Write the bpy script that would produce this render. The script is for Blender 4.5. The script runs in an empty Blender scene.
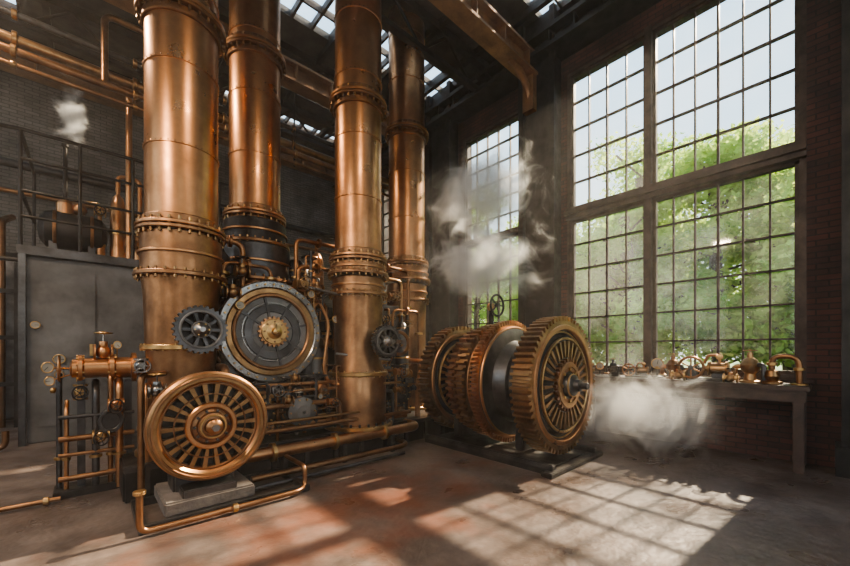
import bpy, bmesh, math, random
import numpy as np
from mathutils import Vector, Matrix
R=random.Random(7)
pi=math.pi
S=bpy.context.scene
# ------------------------------------------------------------------ materials
def newmat(name):
    m=bpy.data.materials.new(name); m.use_nodes=True
    nt=m.node_tree; b=nt.nodes['Principled BSDF']
    return m,nt,b
def N(nt,t,**k):
    n=nt.nodes.new(t)
    for a,v in k.items(): setattr(n,a,v)
    return n
def ramp(nt,stops):
    r=N(nt,'ShaderNodeValToRGB'); e=r.color_ramp.elements
    while len(e)<len(stops): e.new(.5)
    for i,(p,c) in enumerate(stops):
        e[i].position=p; e[i].color=(c[0],c[1],c[2],1) if hasattr(c,'__len__') else (c,c,c,1)
    return r
def surf(name,c1,c2,metal=0.,r0=.3,r1=.5,scale=4.,bump=.05,bscale=40.,c3=None):
    m,nt,b=newmat(name); L=nt.links.new
    tc=N(nt,'ShaderNodeTexCoord')
    n=N(nt,'ShaderNodeTexNoise'); n.inputs['Scale'].default_value=scale; n.inputs['Detail'].default_value=7; n.inputs['Roughness'].default_value=.62
    L(tc.outputs['Object'],n.inputs['Vector'])
    st=[(.36,c1),(.64,c2)]
    if c3: st.append((.74,c3))
    r=ramp(nt,st); L(n.outputs['Fac'],r.inputs['Fac']); L(r.outputs['Color'],b.inputs['Base Color'])
    mr=N(nt,'ShaderNodeMapRange'); mr.inputs['From Min'].default_value=.35; mr.inputs['From Max'].default_value=.7
    mr.inputs['To Min'].default_value=r0; mr.inputs['To Max'].default_value=r1
    L(n.outputs['Fac'],mr.inputs['Value']); L(mr.outputs['Result'],b.inputs['Roughness'])
    b.inputs['Metallic'].default_value=metal
    n2=N(nt,'ShaderNodeTexNoise'); n2.inputs['Scale'].default_value=bscale; n2.inputs['Detail'].default_value=4
    L(tc.outputs['Object'],n2.inputs['Vector'])
    bp=N(nt,'ShaderNodeBump'); bp.inputs['Strength'].default_value=bump*4; bp.inputs['Distance'].default_value=.01
    L(n2.outputs['Fac'],bp.inputs['Height']); L(bp.outputs['Normal'],b.inputs['Normal'])
    return m
M={}
M['copper']=surf('copper_aged',(.68,.35,.17),(.42,.205,.095),1,.26,.42,1.8,.012,25,(.22,.105,.05))
M['copper2']=surf('copper_dark',(.42,.215,.105),(.21,.105,.052),1,.3,.48,3,.02,30)
M['bronze']=surf('gear_bronze',(.48,.28,.13),(.24,.135,.065),1,.28,.44,4,.03,40)
M['brass']=surf('brass_worn',(.68,.43,.19),(.40,.24,.10),1,.27,.44,5,.03,50)
M['steel']=surf('steel_dark',(.12,.115,.115),(.055,.052,.05),.85,.30,.48,4,.04,40)
M['iron']=surf('iron_black',(.05,.043,.039),(.024,.021,.019),.6,.4,.6,4,.06,40)
M['grey']=surf('painted_grey_steel',(.20,.19,.18),(.10,.095,.09),.35,.4,.6,1.5,.03,30)
M['light']=surf('polished_steel',(.36,.34,.32),(.20,.19,.18),1,.22,.4,4,.02,40)
M['frame']=surf('window_frame_brown',(.10,.062,.043),(.05,.032,.024),.2,.45,.65,6,.05,50)
M['wood']=surf('bench_wood_dark',(.09,.05,.034),(.045,.028,.02),0,.4,.6,5,.1,30)
M['roof']=surf('roof_dark',(.07,.06,.052),(.035,.03,.027),0,.7,.9,3,.05,20)
M['beam']=surf('beam_rust',(.38,.19,.085),(.20,.10,.05),.4,.4,.6,3,.06,30)
M['concrete']=surf('plinth_concrete',(.17,.14,.12),(.09,.078,.07),0,.6,.85,4,.15,30)
M['gaugeface']=surf('gauge_face',(.4,.37,.31),(.28,.26,.21),0,.3,.4,4,.0,30)
M['grass']=surf('grass',(.10,.2,.04),(.06,.12,.03),0,.8,.9,1,.1,30)
M['bark']=surf('bark',(.09,.06,.04),(.05,.035,.025),0,.8,.9,6,.3,30)
def brickmat(name,c1,c2,mortar,axis,scale=1.,rough=.8):
    m,nt,b=newmat(name); L=nt.links.new
    tc=N(nt,'ShaderNodeTexCoord'); sp=N(nt,'ShaderNodeSeparateXYZ'); cb=N(nt,'ShaderNodeCombineXYZ')
    L(tc.outputs['Object'],sp.inputs[0]); L(sp.outputs['Y' if axis=='X' else 'X'],cb.inputs[0]); L(sp.outputs['Z'],cb.inputs[1])
    br=N(nt,'ShaderNodeTexBrick'); L(cb.outputs[0],br.inputs['Vector'])
    br.inputs['Scale'].default_value=scale
    br.inputs['Brick Width'].default_value=.23; br.inputs['Row Height'].default_value=.075
    br.inputs['Mortar Size'].default_value=.008; br.inputs['Mortar Smooth'].default_value=.3
    br.inputs['Color1'].default_value=(*c1,1); br.inputs['Color2'].default_value=(*c2,1); br.inputs['Mortar'].default_value=(*mortar,1)
    n=N(nt,'ShaderNodeTexNoise'); n.inputs['Scale'].default_value=1.3; n.inputs['Detail'].default_value=8; L(tc.outputs['Object'],n.inputs['Vector'])
    r=ramp(nt,[(.35,.45),(.65,1.)]); L(n.outputs['Fac'],r.inputs['Fac'])
    mx=N(nt,'ShaderNodeMix',data_type='RGBA',blend_type='MULTIPLY'); mx.inputs['Factor'].default_value=1
    L(br.outputs['Color'],mx.inputs[6]); L(r.outputs['Color'],mx.inputs[7]); L(mx.outputs[2],b.inputs['Base Color'])
    b.inputs['Roughness'].default_value=rough
    bp=N(nt,'ShaderNodeBump'); bp.inputs['Strength'].default_value=.7; bp.inputs['Distance'].default_value=.012; bp.invert=True
    L(br.outputs['Fac'],bp.inputs['Height']); L(bp.outputs['Normal'],b.inputs['Normal'])
    return m
M['brickR']=brickmat('brick_red_dark',(.15,.055,.04),(.07,.034,.028),(.04,.032,.029),'X')
M['brickB']=brickmat('brick_grey_pale',(.30,.27,.245),(.22,.20,.18),(.13,.115,.105),'Y')
def floormat():
    m,nt,b=newmat('floor_concrete'); L=nt.links.new
    tc=N(nt,'ShaderNodeTexCoord')
    n=N(nt,'ShaderNodeTexNoise'); n.inputs['Scale'].default_value=1.1; n.inputs['Detail'].default_value=12; n.inputs['Roughness'].default_value=.7; L(tc.outputs['Object'],n.inputs['Vector'])
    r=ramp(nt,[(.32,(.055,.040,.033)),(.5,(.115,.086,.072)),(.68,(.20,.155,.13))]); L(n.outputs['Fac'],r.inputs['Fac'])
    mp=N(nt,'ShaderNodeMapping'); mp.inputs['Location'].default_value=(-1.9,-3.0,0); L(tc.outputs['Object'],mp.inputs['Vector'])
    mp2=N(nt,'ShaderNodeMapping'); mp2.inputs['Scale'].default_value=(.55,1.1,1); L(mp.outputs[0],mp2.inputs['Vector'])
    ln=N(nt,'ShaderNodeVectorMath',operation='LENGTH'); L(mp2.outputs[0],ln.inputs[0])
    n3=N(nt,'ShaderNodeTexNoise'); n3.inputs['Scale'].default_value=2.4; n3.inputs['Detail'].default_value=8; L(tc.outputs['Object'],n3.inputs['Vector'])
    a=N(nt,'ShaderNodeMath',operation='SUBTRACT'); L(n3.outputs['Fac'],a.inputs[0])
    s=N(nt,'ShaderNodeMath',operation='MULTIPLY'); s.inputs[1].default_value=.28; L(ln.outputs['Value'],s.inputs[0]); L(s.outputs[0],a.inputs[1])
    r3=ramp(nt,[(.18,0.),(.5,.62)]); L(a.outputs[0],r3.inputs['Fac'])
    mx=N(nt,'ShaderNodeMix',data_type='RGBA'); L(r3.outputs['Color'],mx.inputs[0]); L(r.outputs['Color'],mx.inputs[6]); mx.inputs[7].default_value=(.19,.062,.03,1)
    L(mx.outputs[2],b.inputs['Base Color'])
    n4=N(nt,'ShaderNodeTexNoise'); n4.inputs['Scale'].default_value=1.7; n4.inputs['Detail'].default_value=6; L(tc.outputs['Object'],n4.inputs['Vector'])
    mr=N(nt,'ShaderNodeMapRange'); mr.inputs['From Min'].default_value=.35; mr.inputs['From Max'].default_value=.65; mr.inputs['To Min'].default_value=.25; mr.inputs['To Max'].default_value=.6
    L(n4.outputs['Fac'],mr.inputs['Value']); L(mr.outputs[0],b.inputs['Roughness'])
    n2=N(nt,'ShaderNodeTexNoise'); n2.inputs['Scale'].default_value=14; n2.inputs['Detail'].default_value=9; L(tc.outputs['Object'],n2.inputs['Vector'])
    vo=N(nt,'ShaderNodeTexVoronoi',feature='DISTANCE_TO_EDGE'); vo.inputs['Scale'].default_value=.8; L(tc.outputs['Object'],vo.inputs['Vector'])
    rv=ramp(nt,[(0.,0.),(.012,1.)]); L(vo.outputs['Distance'],rv.inputs['Fac'])
    ad=N(nt,'ShaderNodeMath',operation='MULTIPLY_ADD'); ad.inputs[1].default_value=.10; L(rv.outputs['Color'],ad.inputs[0]); L(n2.outputs['Fac'],ad.inputs[2])
    bp=N(nt,'ShaderNodeBump'); bp.inputs['Strength'].default_value=.4; bp.inputs['Distance'].default_value=.02; L(ad.outputs[0],bp.inputs['Height']); L(bp.outputs['Normal'],b.inputs['Normal'])
    return m
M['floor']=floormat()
def glassmat():
    m,nt,b=newmat('hazy_window_glass'); L=nt.links.new
    nt.nodes.remove(b); o=nt.nodes['Material Output']
    t=N(nt,'ShaderNodeBsdfTransparent'); t.inputs[0].default_value=(.97,.98,.97,1)
    g=N(nt,'ShaderNodeBsdfGlossy'); g.inputs['Roughness'].default_value=.05
    x=N(nt,'ShaderNodeMixShader'); x.inputs[0].default_value=.02
    L(t.outputs[0],x.inputs[1]); L(g.outputs[0],x.inputs[2])
    tr=N(nt,'ShaderNodeBsdfTranslucent'); tr.inputs[0].default_value=(.95,.95,.92,1)  # translucent part added to lay a bright haze veil over the panes
    tc=N(nt,'ShaderNodeTexCoord'); n=N(nt,'ShaderNodeTexNoise'); n.inputs['Scale'].default_value=.8; n.inputs['Detail'].default_value=5; L(tc.outputs['Object'],n.inputs['Vector'])
    mr=N(nt,'ShaderNodeMapRange'); mr.inputs['From Min'].default_value=.38; mr.inputs['From Max'].default_value=.68; mr.inputs['To Min'].default_value=.0; mr.inputs['To Max'].default_value=.045; L(n.outputs['Fac'],mr.inputs['Value'])
    y=N(nt,'ShaderNodeMixShader'); L(mr.outputs[0],y.inputs[0]); L(x.outputs[0],y.inputs[1]); L(tr.outputs[0],y.inputs[2])
    L(y.outputs[0],o.inputs['Surface'])
    return m
M['glass']=glassmat()
def leafmat():
    m,nt,b=newmat('leaves'); L=nt.links.new
    nt.nodes.remove(b); o=nt.nodes['Material Output']
    tc=N(nt,'ShaderNodeTexCoord'); n=N(nt,'ShaderNodeTexNoise'); n.inputs['Scale'].default_value=.9; L(tc.outputs['Object'],n.inputs['Vector'])
    r=ramp(nt,[(.35,(.26,.44,.08)),(.65,(.62,.72,.20))]); L(n.outputs['Fac'],r.inputs['Fac'])
    d=N(nt,'ShaderNodeBsdfDiffuse'); t=N(nt,'ShaderNodeBsdfTranslucent'); x=N(nt,'ShaderNodeMixShader'); x.inputs[0].default_value=.62
    L(r.outputs['Color'],d.inputs[0]); L(r.outputs['Color'],t.inputs[0]); L(d.outputs[0],x.inputs[1]); L(t.outputs[0],x.inputs[2]); L(x.outputs[0],o.inputs['Surface'])
    return m
M['leaf']=leafmat()

# ------------------------------------------------------------------ builder
class B:
    def __init__(s,name): s.name=name; s.v=[]; s.f=[]; s.m=[]; s.ml=[]; s.M=Matrix()
    def mi(s,k):
        if k not in s.ml: s.ml.append(k)
        return s.ml.index(k)
    def add(s,vs,fs,mat):
        o=len(s.v); s.v+=[tuple(s.M@Vector(p)) for p in vs]; k=s.mi(mat)
        for f in fs: s.f.append(tuple(i+o for i in f)); s.m.append(k)
    def at(s,x,y,z,face=None,rot=0):
        T=Matrix.Translation((x,y,z))
        if face=='-Y': T=T@Matrix.Rotation(pi/2,4,'X')
        elif face=='X': T=T@Matrix.Rotation(pi/2,4,'Y')
        elif face=='-X': T=T@Matrix.Rotation(-pi/2,4,'Y')
        elif face=='Y': T=T@Matrix.Rotation(-pi/2,4,'X')
        if rot: T=T@Matrix.Rotation(rot,4,'Z')
        s.M=T; return s
    def W(s): s.M=Matrix(); return s
    def box(s,x0,x1,y0,y1,z0,z1,mat,bev=0.):
        if bev<=0:
            vs=[(x,y,z) for x in(x0,x1) for y in(y0,y1) for z in(z0,z1)]
            s.add(vs,[(0,1,3,2),(4,6,7,5),(0,4,5,1),(2,3,7,6),(0,2,6,4),(1,5,7,3)],mat)
        else:
            b=min(bev,(x1-x0)/2.1,(y1-y0)/2.1,(z1-z0)/2.1)
            bm=bmesh.new(); bmesh.ops.create_cube(bm,size=1)
            for v in bm.verts: v.co=Vector(((x0+x1)/2+v.co.x*(x1-x0),(y0+y1)/2+v.co.y*(y1-y0),(z0+z1)/2+v.co.z*(z1-z0)))
            bmesh.ops.bevel(bm,geom=bm.edges[:],offset=b,segments=2,affect='EDGES')
            bm.verts.index_update()
            s.add([v.co[:] for v in bm.verts],[[v.index for v in f.verts] for f in bm.faces],mat); bm.free()
    def lathe(s,pr,mat,seg=48,closed=False):
        n=len(pr); vs=[]; fs=[]
        for (r,z) in pr:
            r=max(r,1e-4)
            for i in range(seg):
                a=2*pi*i/seg; vs.append((r*math.cos(a),r*math.sin(a),z))
        rng=n if closed else n-1
        for j in range(rng):
            k=(j+1)%n
            for i in range(seg):
                i2=(i+1)%seg; fs.append((j*seg+i,j*seg+i2,k*seg+i2,k*seg+i))
        if not closed:
            fs.append(tuple(range(seg))[::-1]); fs.append(tuple((n-1)*seg+i for i in range(seg)))
        s.add(vs,fs,mat)
    def cyl(s,r,z0,z1,mat,seg=24,bev=0.):
        if bev: s.lathe([(r-bev,z0),(r,z0+bev),(r,z1-bev),(r-bev,z1)],mat,seg)
        else: s.lathe([(r,z0),(r,z1)],mat,seg)
    def ring(s,r0,r1,z0,z1,mat,seg=48,bev=.0):
        if bev: s.lathe([(r0,z0),(r1-bev,z0),(r1,z0+bev),(r1,z1-bev),(r1-bev,z1),(r0+bev,z1),(r0,z1-bev)],mat,seg,True)
        else: s.lathe([(r0,z0),(r1,z0),(r1,z1),(r0,z1)],mat,seg,True)
    def torus(s,Rr,r,z,mat,seg=48,k=10):
        s.lathe([(Rr+r*math.cos(2*pi*i/k),z+r*math.sin(2*pi*i/k)) for i in range(k)],mat,seg,True)
    def sph(s,c,r,mat,sz=1.,seg=20):
        m0=s.M; s.M=s.M@Matrix.Translation(c)
        k=8; s.lathe([(r*math.sin(pi*i/k),-r*sz*math.cos(pi*i/k)) for i in range(k+1)],mat,seg); s.M=m0
    def bolts(s,rad,n,z0,z1,r,mat,off=0.):
        m0=s.M
        for i in range(n):
            a=2*pi*(i+off)/n
            s.M=m0@Matrix.Translation((rad*math.cos(a),rad*math.sin(a),0))@Matrix.Rotation(a,4,'Z')
            s.lathe([(r,z0),(r,z1)],mat,6)
        s.M=m0
    def gear(s,ri,rr,ro,n,z0,z1,mat,ch=.0):
        vs=[];fs=[];pts=[]
        for i in range(n):
            for (f,r) in ((-.30,rr),(-.17,ro),(.17,ro),(.30,rr)):
                a=2*pi*(i+f)/n; pts.append((a,r))
        m=len(pts)
        for z in(z0,z1):
            for a,r in pts: vs.append((r*math.cos(a),r*math.sin(a),z))
        for z in(z0,z1):
            for a,r in pts: vs.append((ri*math.cos(a),ri*math.sin(a),z))
        for i in range(m):
            j=(i+1)%m
            fs+= [(i,j,m+j,m+i),(2*m+i,3*m+i,3*m+j,2*m+j),(i,2*m+i,2*m+j,j),(m+i,m+j,3*m+j,3*m+i)]
        s.add(vs,fs,mat)
    def spokes(s,n,r0,r1,w,z0,z1,mat,w1=None,off=0.):
        w1=w if w1 is None else w1
        for i in range(n):
            a=2*pi*(i+off)/n; c,q=math.cos(a),math.sin(a)
            vs=[]
            for z in(z0,z1):
                for (r,t) in((r0,-w/2),(r1,-w1/2),(r1,w1/2),(r0,w/2)): vs.append((r*c-t*q,r*q+t*c,z))
            s.add(vs,[(0,1,2,3),(4,5,6,7),(0,1,5,4),(1,2,6,5),(2,3,7,6),(3,0,4,7)],mat)
    def tube(s,pts,r,mat,fil=None,seg=12,close=False,flange=None):
        P=[Vector(p) for p in pts]; fil=r*2.2 if fil is None else fil
        out=[P[0]]
        for i in range(1,len(P)-1):
            a=(P[i-1]-P[i]); c=(P[i+1]-P[i]); la,lc=a.length,c.length
            if la<1e-6 or lc<1e-6: continue
            a.normalize(); c.normalize()
            if a.dot(c)<-.999: out.append(P[i]); continue
            d=min(fil,la*.49,lc*.49); p0=P[i]+a*d; p2=P[i]+c*d
            for k in range(7):
                t=k/6; out.append(p0*(1-t)**2+P[i]*2*t*(1-t)+p2*t*t)
        out.append(P[-1])
        vs=[];fs=[]; T=(out[1]-out[0]).normalized()
        up=Vector((0,0,1)) if abs(T.z)<.9 else Vector((1,0,0)); nrm=T.cross(up).normalized()
        for i,p in enumerate(out):
            if i==0: t=(out[1]-out[0])
            elif i==len(out)-1: t=(out[-1]-out[-2])
            else: t=(out[i+1]-out[i-1])
            t.normalize(); nrm=(nrm-t*nrm.dot(t)).normalized(); bn=t.cross(nrm)
            for k in range(seg):
                a=2*pi*k/seg; vs.append(p+nrm*(r*math.cos(a))+bn*(r*math.sin(a)))
        n=len(out)
        for j in range(n-1):
            for k in range(seg):
                k2=(k+1)%seg; fs.append((j*seg+k,j*seg+k2,(j+1)*seg+k2,(j+1)*seg+k))
        fs.append(tuple(range(seg))[::-1]); fs.append(tuple((n-1)*seg+k for k in range(seg)))
        s.add(vs,fs,mat)
    def disc(s,p,ax,r,h,mat,seg=20):
        m0=s.M; q=Vector((0,0,1)).rotation_difference(Vector(ax).normalized()).to_matrix().to_4x4()
        s.M=s.M@Matrix.Translation(p)@q; s.lathe([(r*.93,-h/2),(r,-h/2+h*.1),(r,h/2-h*.1),(r*.93,h/2)],mat,seg); s.M=m0
    def handwheel(s,p,ax,r,mat,stem=.0):
        m0=s.M; q=Vector((0,0,1)).rotation_difference(Vector(ax).normalized()).to_matrix().to_4x4()
        s.M=s.M@Matrix.Translation(p)@q
        s.torus(r,r*.11,0,mat,24,6); s.cyl(r*.2,-r*.15,r*.2,mat,10); s.spokes(5,r*.15,r,r*.12,-r*.05,r*.05,mat)
        if stem: s.cyl(r*.1,-stem,0,'light',8)
        s.M=m0
    def valve(s,p,ax,r,mat='brass',up=(0,0,1),wm='iron'):
        p=Vector(p); up=Vector(up); s.sph(p,r*1.3,mat); ax=Vector(ax).normalized()
        for k in(-1,1): s.disc(p+ax*r*1.5*k,ax,r*1.5,r*.45,mat)
        s.disc(p+up*r*1.4,up,r*.8,r*1.2,mat); s.handwheel(p+up*r*3.6,up,r*1.5,wm,r*2.2)
    def gauge(s,p,ax,r,stem=None):
        p=Vector(p); m0=s.M; q=Vector((0,0,1)).rotation_difference(Vector(ax).normalized()).to_matrix().to_4x4()
        s.M=s.M@Matrix.Translation(p)@q
        s.ring(r*.8,r,-r*.3,r*.3,'brass',24,r*.05); s.cyl(r*.85,-r*.28,r*.1,'gaugeface',24); s.spokes(1,-r*.1,r*.7,r*.09,r*.1,r*.16,'iron',off=R.random())
        s.M=m0
        if stem: s.tube([p-Vector(ax)*r*.1,Vector(stem)],r*.16,'brass',seg=6)
    def done(s,loc=None,parent=None,ang=32):
        me=bpy.data.meshes.new(s.name); o=Vector(loc) if loc else Vector((0,0,0))
        me.from_pydata([tuple(Vector(v)-o) for v in s.v],[],s.f)
        for k in s.ml: me.materials.append(M[k])
        me.polygons.foreach_set('material_index',s.m)
        bm=bmesh.new(); bm.from_mesh(me); bmesh.ops.recalc_face_normals(bm,faces=bm.faces); bm.to_mesh(me); bm.free()
        me.polygons.foreach_set('use_smooth',[True]*len(me.polygons))
        me.set_sharp_from_angle(angle=math.radians(ang)); me.update()
        ob=bpy.data.objects.new(s.name,me); ob.location=o; S.collection.objects.link(ob)
        if parent: ob.parent=parent
        return ob
def empty(name,loc=(0,0,0)):
    e=bpy.data.objects.new(name,None); S.collection.objects.link(e); e.empty_display_size=.2; return e

# ------------------------------------------------------------------ room
CE=8.2
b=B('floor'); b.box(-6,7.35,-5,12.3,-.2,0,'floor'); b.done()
b=B('wall_right')
def wallX(b,openings,y0,y1,z0,z1,x0,x1,mat):
    ys=sorted(set([y0,y1]+[o[0] for o in openings]+[o[1] for o in openings]))
    for a,c in zip(ys[:-1],ys[1:]):
        op=[o for o in openings if o[0]<=a and o[1]>=c]
        if not op: b.box(x0,x1,a,c,z0,z1,mat)
        else:
            o=op[0]
            if o[2]>z0: b.box(x0,x1,a,c,z0,o[2],mat)
            if o[3]<z1: b.box(x0,x1,a,c,o[3],z1,mat)
ops=[(.2,3.5,1.1,6.95),(4.5,6.25,1.1,6.8),(-4.4,-1.0,1.1,6.95),(8.0,9.8,1.1,6.8)]
wallX(b,ops,-5,12.3,0,CE,7,7.35,'brickR')
b.done()
b=B('trim_1')
for (a,c) in((3.62,4.32),(6.4,7.15),(-.75,-.15),(10.2,10.9)):
    b.box(6.72,7.0,a,c,0,CE,'iron'); b.box(6.62,6.72,a-.05,a+.06,.0,CE,'iron'); b.box(6.62,6.72,c-.06,c+.05,0,CE,'iron')
    b.box(6.55,7.0,a-.1,c+.1,0,.35,'iron')
b.done()
b=B('trim_2')
b.box(6.45,7.0,-5,12,7.28,7.36,'iron'); b.box(6.68,6.74,-5,12,7.36,7.62,'iron'); b.box(6.45,7.0,-5,12,7.62,7.7,'iron')
for i in range(34): b.box(6.5,6.95,-4.9+i*.5,-4.87+i*.5,7.36,7.62,'iron')
b.done()
b=B('wall_back'); b.box(-6,7,12,12.3,0,CE,'brickB')
b.done()
b=B('wall_left'); wallX(b,[(-3,1,1.2,6.8),(3,7,1.5,7),(9,11,1.5,7)],-5,12.3,0,CE,-6.3,-6,'brickR'); b.done()
b=B('wall_front')
for (x0,x1,z0,z1) in((-6,-4,0,CE),(-4,-.5,0,1.2),(-4,-.5,6.5,CE),(-.5,1.5,0,CE),(1.5,5,0,1.2),(1.5,5,6.5,CE),(5,7,0,CE)): b.box(x0,x1,-5.3,-5,z0,z1,'brickB')
b.done()
b=B('door_1')
b.box(-2.9,-.9,11.9,11.99,0,3.6,'iron'); b.box(-2.8,-1.92,11.86,11.9,.05,3.5,'steel',.01); b.box(-1.88,-1.0,11.86,11.9,.05,3.5,'steel',.01)
b.box(-1.98,-1.94,11.8,11.86,1.2,1.5,'brass'); b.done()
b=B('ceiling')
sky=[(3.1,3.95),(6.3,7.3),(8.6,9.4),(10.5,11.2),(-3,-1)]
ys=sorted([-5.3,12.3]+[v for s_ in sky for v in s_])
for a,c in zip(ys[:-1],ys[1:]):
    if (a,c) in sky:
        b.box(-6.3,-4,a,c,CE,CE+.15,'roof'); b.box(-1.0,2.6,a,c,CE,CE+.15,'roof'); b.box(6.85,7.35,a,c,CE,CE+.15,'roof')
    else: b.box(-6.3,7.35,a,c,CE,CE+.15,'roof')
b.done()
b=B('skylight_glazing')
for a,c in sky:
    for (x0,x1) in((-4,-1.0),(2.6,6.85)):
        b.box(x0,x1,a,c,CE+.06,CE+.075,'glass')
        n=int((x1-x0)/.42)
        for i in range(n+1): b.box(x0+(x1-x0)*i/n-.025,x0+(x1-x0)*i/n+.025,a,c,CE-.02,CE+.12,'frame')
        b.box(x0,x1,(a+c)/2-.02,(a+c)/2+.02,CE-.02,CE+.12,'frame')
b.done()
b=B('roof_truss')
for y in(-2.,1.2,5.4,8.0,9.9,11.6):
    b.box(-6,7,y-.07,y+.07,8.0,8.16,'iron'); b.box(-6,6.9,y-.06,y+.06,7.36,7.46,'iron')
    n=18
    for i in range(n):
        x0=-6+13*i/n; x1=-6+13*(i+1)/n
        b.tube([(x0,y,7.4 if i%2 else 8.05),(x1,y,8.05 if i%2 else 7.4)],.03,'iron',seg=6)
for x in(-5,-3,-.6,1,2.3,3.9,5.3,6.4):
    b.box(x-.05,x+.05,-5,12,8.06,8.2,'iron')
b.done()
b=B('crane_beam')
for y in(4.12,7.6,10.9):
    b.box(-6,6.7,y-.17,y+.17,7.05,7.10,'beam'); b.box(-6,6.7,y-.17,y+.17,7.42,7.47,'beam'); b.box(-6,6.7,y-.03,y+.03,7.1,7.42,'beam')
    for i in range(16): b.box(-5.6+i*.8,-5.57+i*.8,y-.15,y+.15,7.1,7.42,'beam')
    pts=[(6.66-.7*(1-math.cos(t*pi/16)) ,y,6.5+.58*math.sin(t*pi/16)) for t in range(9)]
    b.tube(pts,.07,'beam',seg=8); b.box(6.58,6.72,y-.12,y+.12,6.35,7.1,'beam')
b.done()
# ------------------------------------------------------------------ windows
def window(name,y0,y1,z0,z1,panels,x=7.1):
    b=B(name)
    t=.07
    b.box(x-.09,x+.1,y0,y0+t,z0,z1,'frame'); b.box(x-.09,x+.1,y1-t,y1,z0,z1,'frame')
    b.box(x-.09,x+.1,y0+t,y1-t,z0,z0+t,'frame'); b.box(x-.09,x+.1,y0+t,y1-t,z1-t,z1,'frame')
    b.box(x-.15,x+.1,y0-.06,y1+.06,z0-.03,z0,'frame')
    for (a,c,d,e,nc,nr) in panels:
        for (q0,q1) in((a,a+.045),(c-.045,c)): b.box(x-.05,x+.05,q0,q1,d,e,'frame')
        for (q0,q1) in((d,d+.045),(e-.045,e)): b.box(x-.05,x+.05,a,c,q0,q1,'frame')
        for i in range(1,nc):
            w=.022 if (i!=nc//2) else .03; q=a+(c-a)*i/nc; b.box(x-.03,x+.03,q-w/2,q+w/2,d,e,'frame')
        for i in range(1,nr):
            q=d+(e-d)*i/nr; b.box(x-.03,x+.03,a,c,q-.012,q+.012,'frame')
        b.box(x-.004,x+.004,a,c,d,e,'glass')
    return b
def split(y0,ym0,ym1,y1,z0,z1,ca,cb):
    return [(y0,ym0,z0,4.05,ca,6),(ym1,y1,z0,4.05,cb,6),(y0,ym0,4.27,z1,ca,5),(ym1,y1,4.27,z1,cb,5)]
for i,(y0,y1) in enumerate(((.2,3.5),(-4.4,-1.0))):
    f=(y1-y0)/3.3; ym=y0+1.86*f
    b=window('window_%d'%(1 if i==0 else 3),y0,y1,1.1,6.95,split(y0+.07,ym-.05,ym+.05,y1-.07,1.17,6.88,6,4))
    b.box(6.95,7.2,ym-.05,ym+.05,1.1,6.95,'frame'); b.box(6.93,7.2,y0,y1,4.05,4.27,'frame'); b.box(6.86,7.0,y0,y1,4.12,4.19,'frame'); b.done()
for i,(y0,y1) in enumerate(((4.5,6.25),(8.0,9.8))):
    b=window('window_%d'%(2 if i==0 else 4),y0,y1,1.1,6.8,[(y0+.07,y1-.07,1.17,4.1,5,6),(y0+.07,y1-.07,4.2,6.73,5,6)])
    b.box(6.95,7.2,y0,y1,4.1,4.2,'frame'); b.done()

# ------------------------------------------------------------------ outside
b=B('ground_outside'); b.box(7.36,80,-40,60,-.5,-.3,'grass'); b.done()
def tree(seed,h):
    rr=np.random.RandomState(seed); b=B('tree')
    b.tube([(0,0,-.4),(.1,.05,h*.3),(0,.15,h*.6),(.05,0,h*.85)],.16,'bark',seg=8)
    nb=30; cs=[]
    for i in range(nb):
        a=rr.rand()*2*pi; zz=.15+.80*rr.rand(); rad=h*.30*math.sin(min(1,(1.08-zz)*1.6)*pi/2)*(.3+.7*rr.rand())
        c=Vector((rad*math.cos(a),rad*math.sin(a),zz*h)); cs.append(c)
        b.tube([(0,.05,max(.5,c.z-.9)),tuple(c)],.04,'bark',seg=5)
    k=b.mi('leaf')
    for c in cs:
        n=420; d=rr.normal(size=(n,3)); d/=np.linalg.norm(d,axis=1)[:,None]; rad=h*.11*(.4+.7*rr.rand(n))
        p=np.array(c)+d*rad[:,None]*np.array([1,1,.8])
        for q in p:
            u=rr.normal(size=3); u/=np.linalg.norm(u); w=rr.normal(size=3); w-=u*w.dot(u); w/=np.linalg.norm(w); s_=.07+.06*rr.rand()
            o=len(b.v); b.v+=[tuple(q-u*s_),tuple(q+w*s_*.55),tuple(q+u*s_),tuple(q-w*s_*.55)]; b.f.append((o,o+1,o+2,o+3)); b.m.append(k)
    return b.done()
tr=[tree(1,8.5),tree(2,10),tree(3,7)]
pos=[(13.5,-1.5,1,0),(14,2.2,0,1.),(15.5,4.8,1,2),(13.5,7.3,2,.5),(16,9.5,0,3),(15,12.5,1,4),(17.5,16,0,1.3),(19,1,1,2.2),(20,6.5,1,.2),(22,12,1,5),(12.6,4.4,2,3.3),(12.8,.4,2,1.8),(21,20,1,1),(13,-5,0,2),(19,-3,1,3)]
first=set()
for (x,y,k,rz) in pos:
    if k not in first: o=tr[k]; first.add(k)
    else:
        o=bpy.data.objects.new('tree',tr[k].data); S.collection.objects.link(o)
    o.location=(x*1.5,y*1.5,-.3); o.rotation_euler=(0,0,rz); o.scale=(1.5,1.5,1.36)

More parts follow.
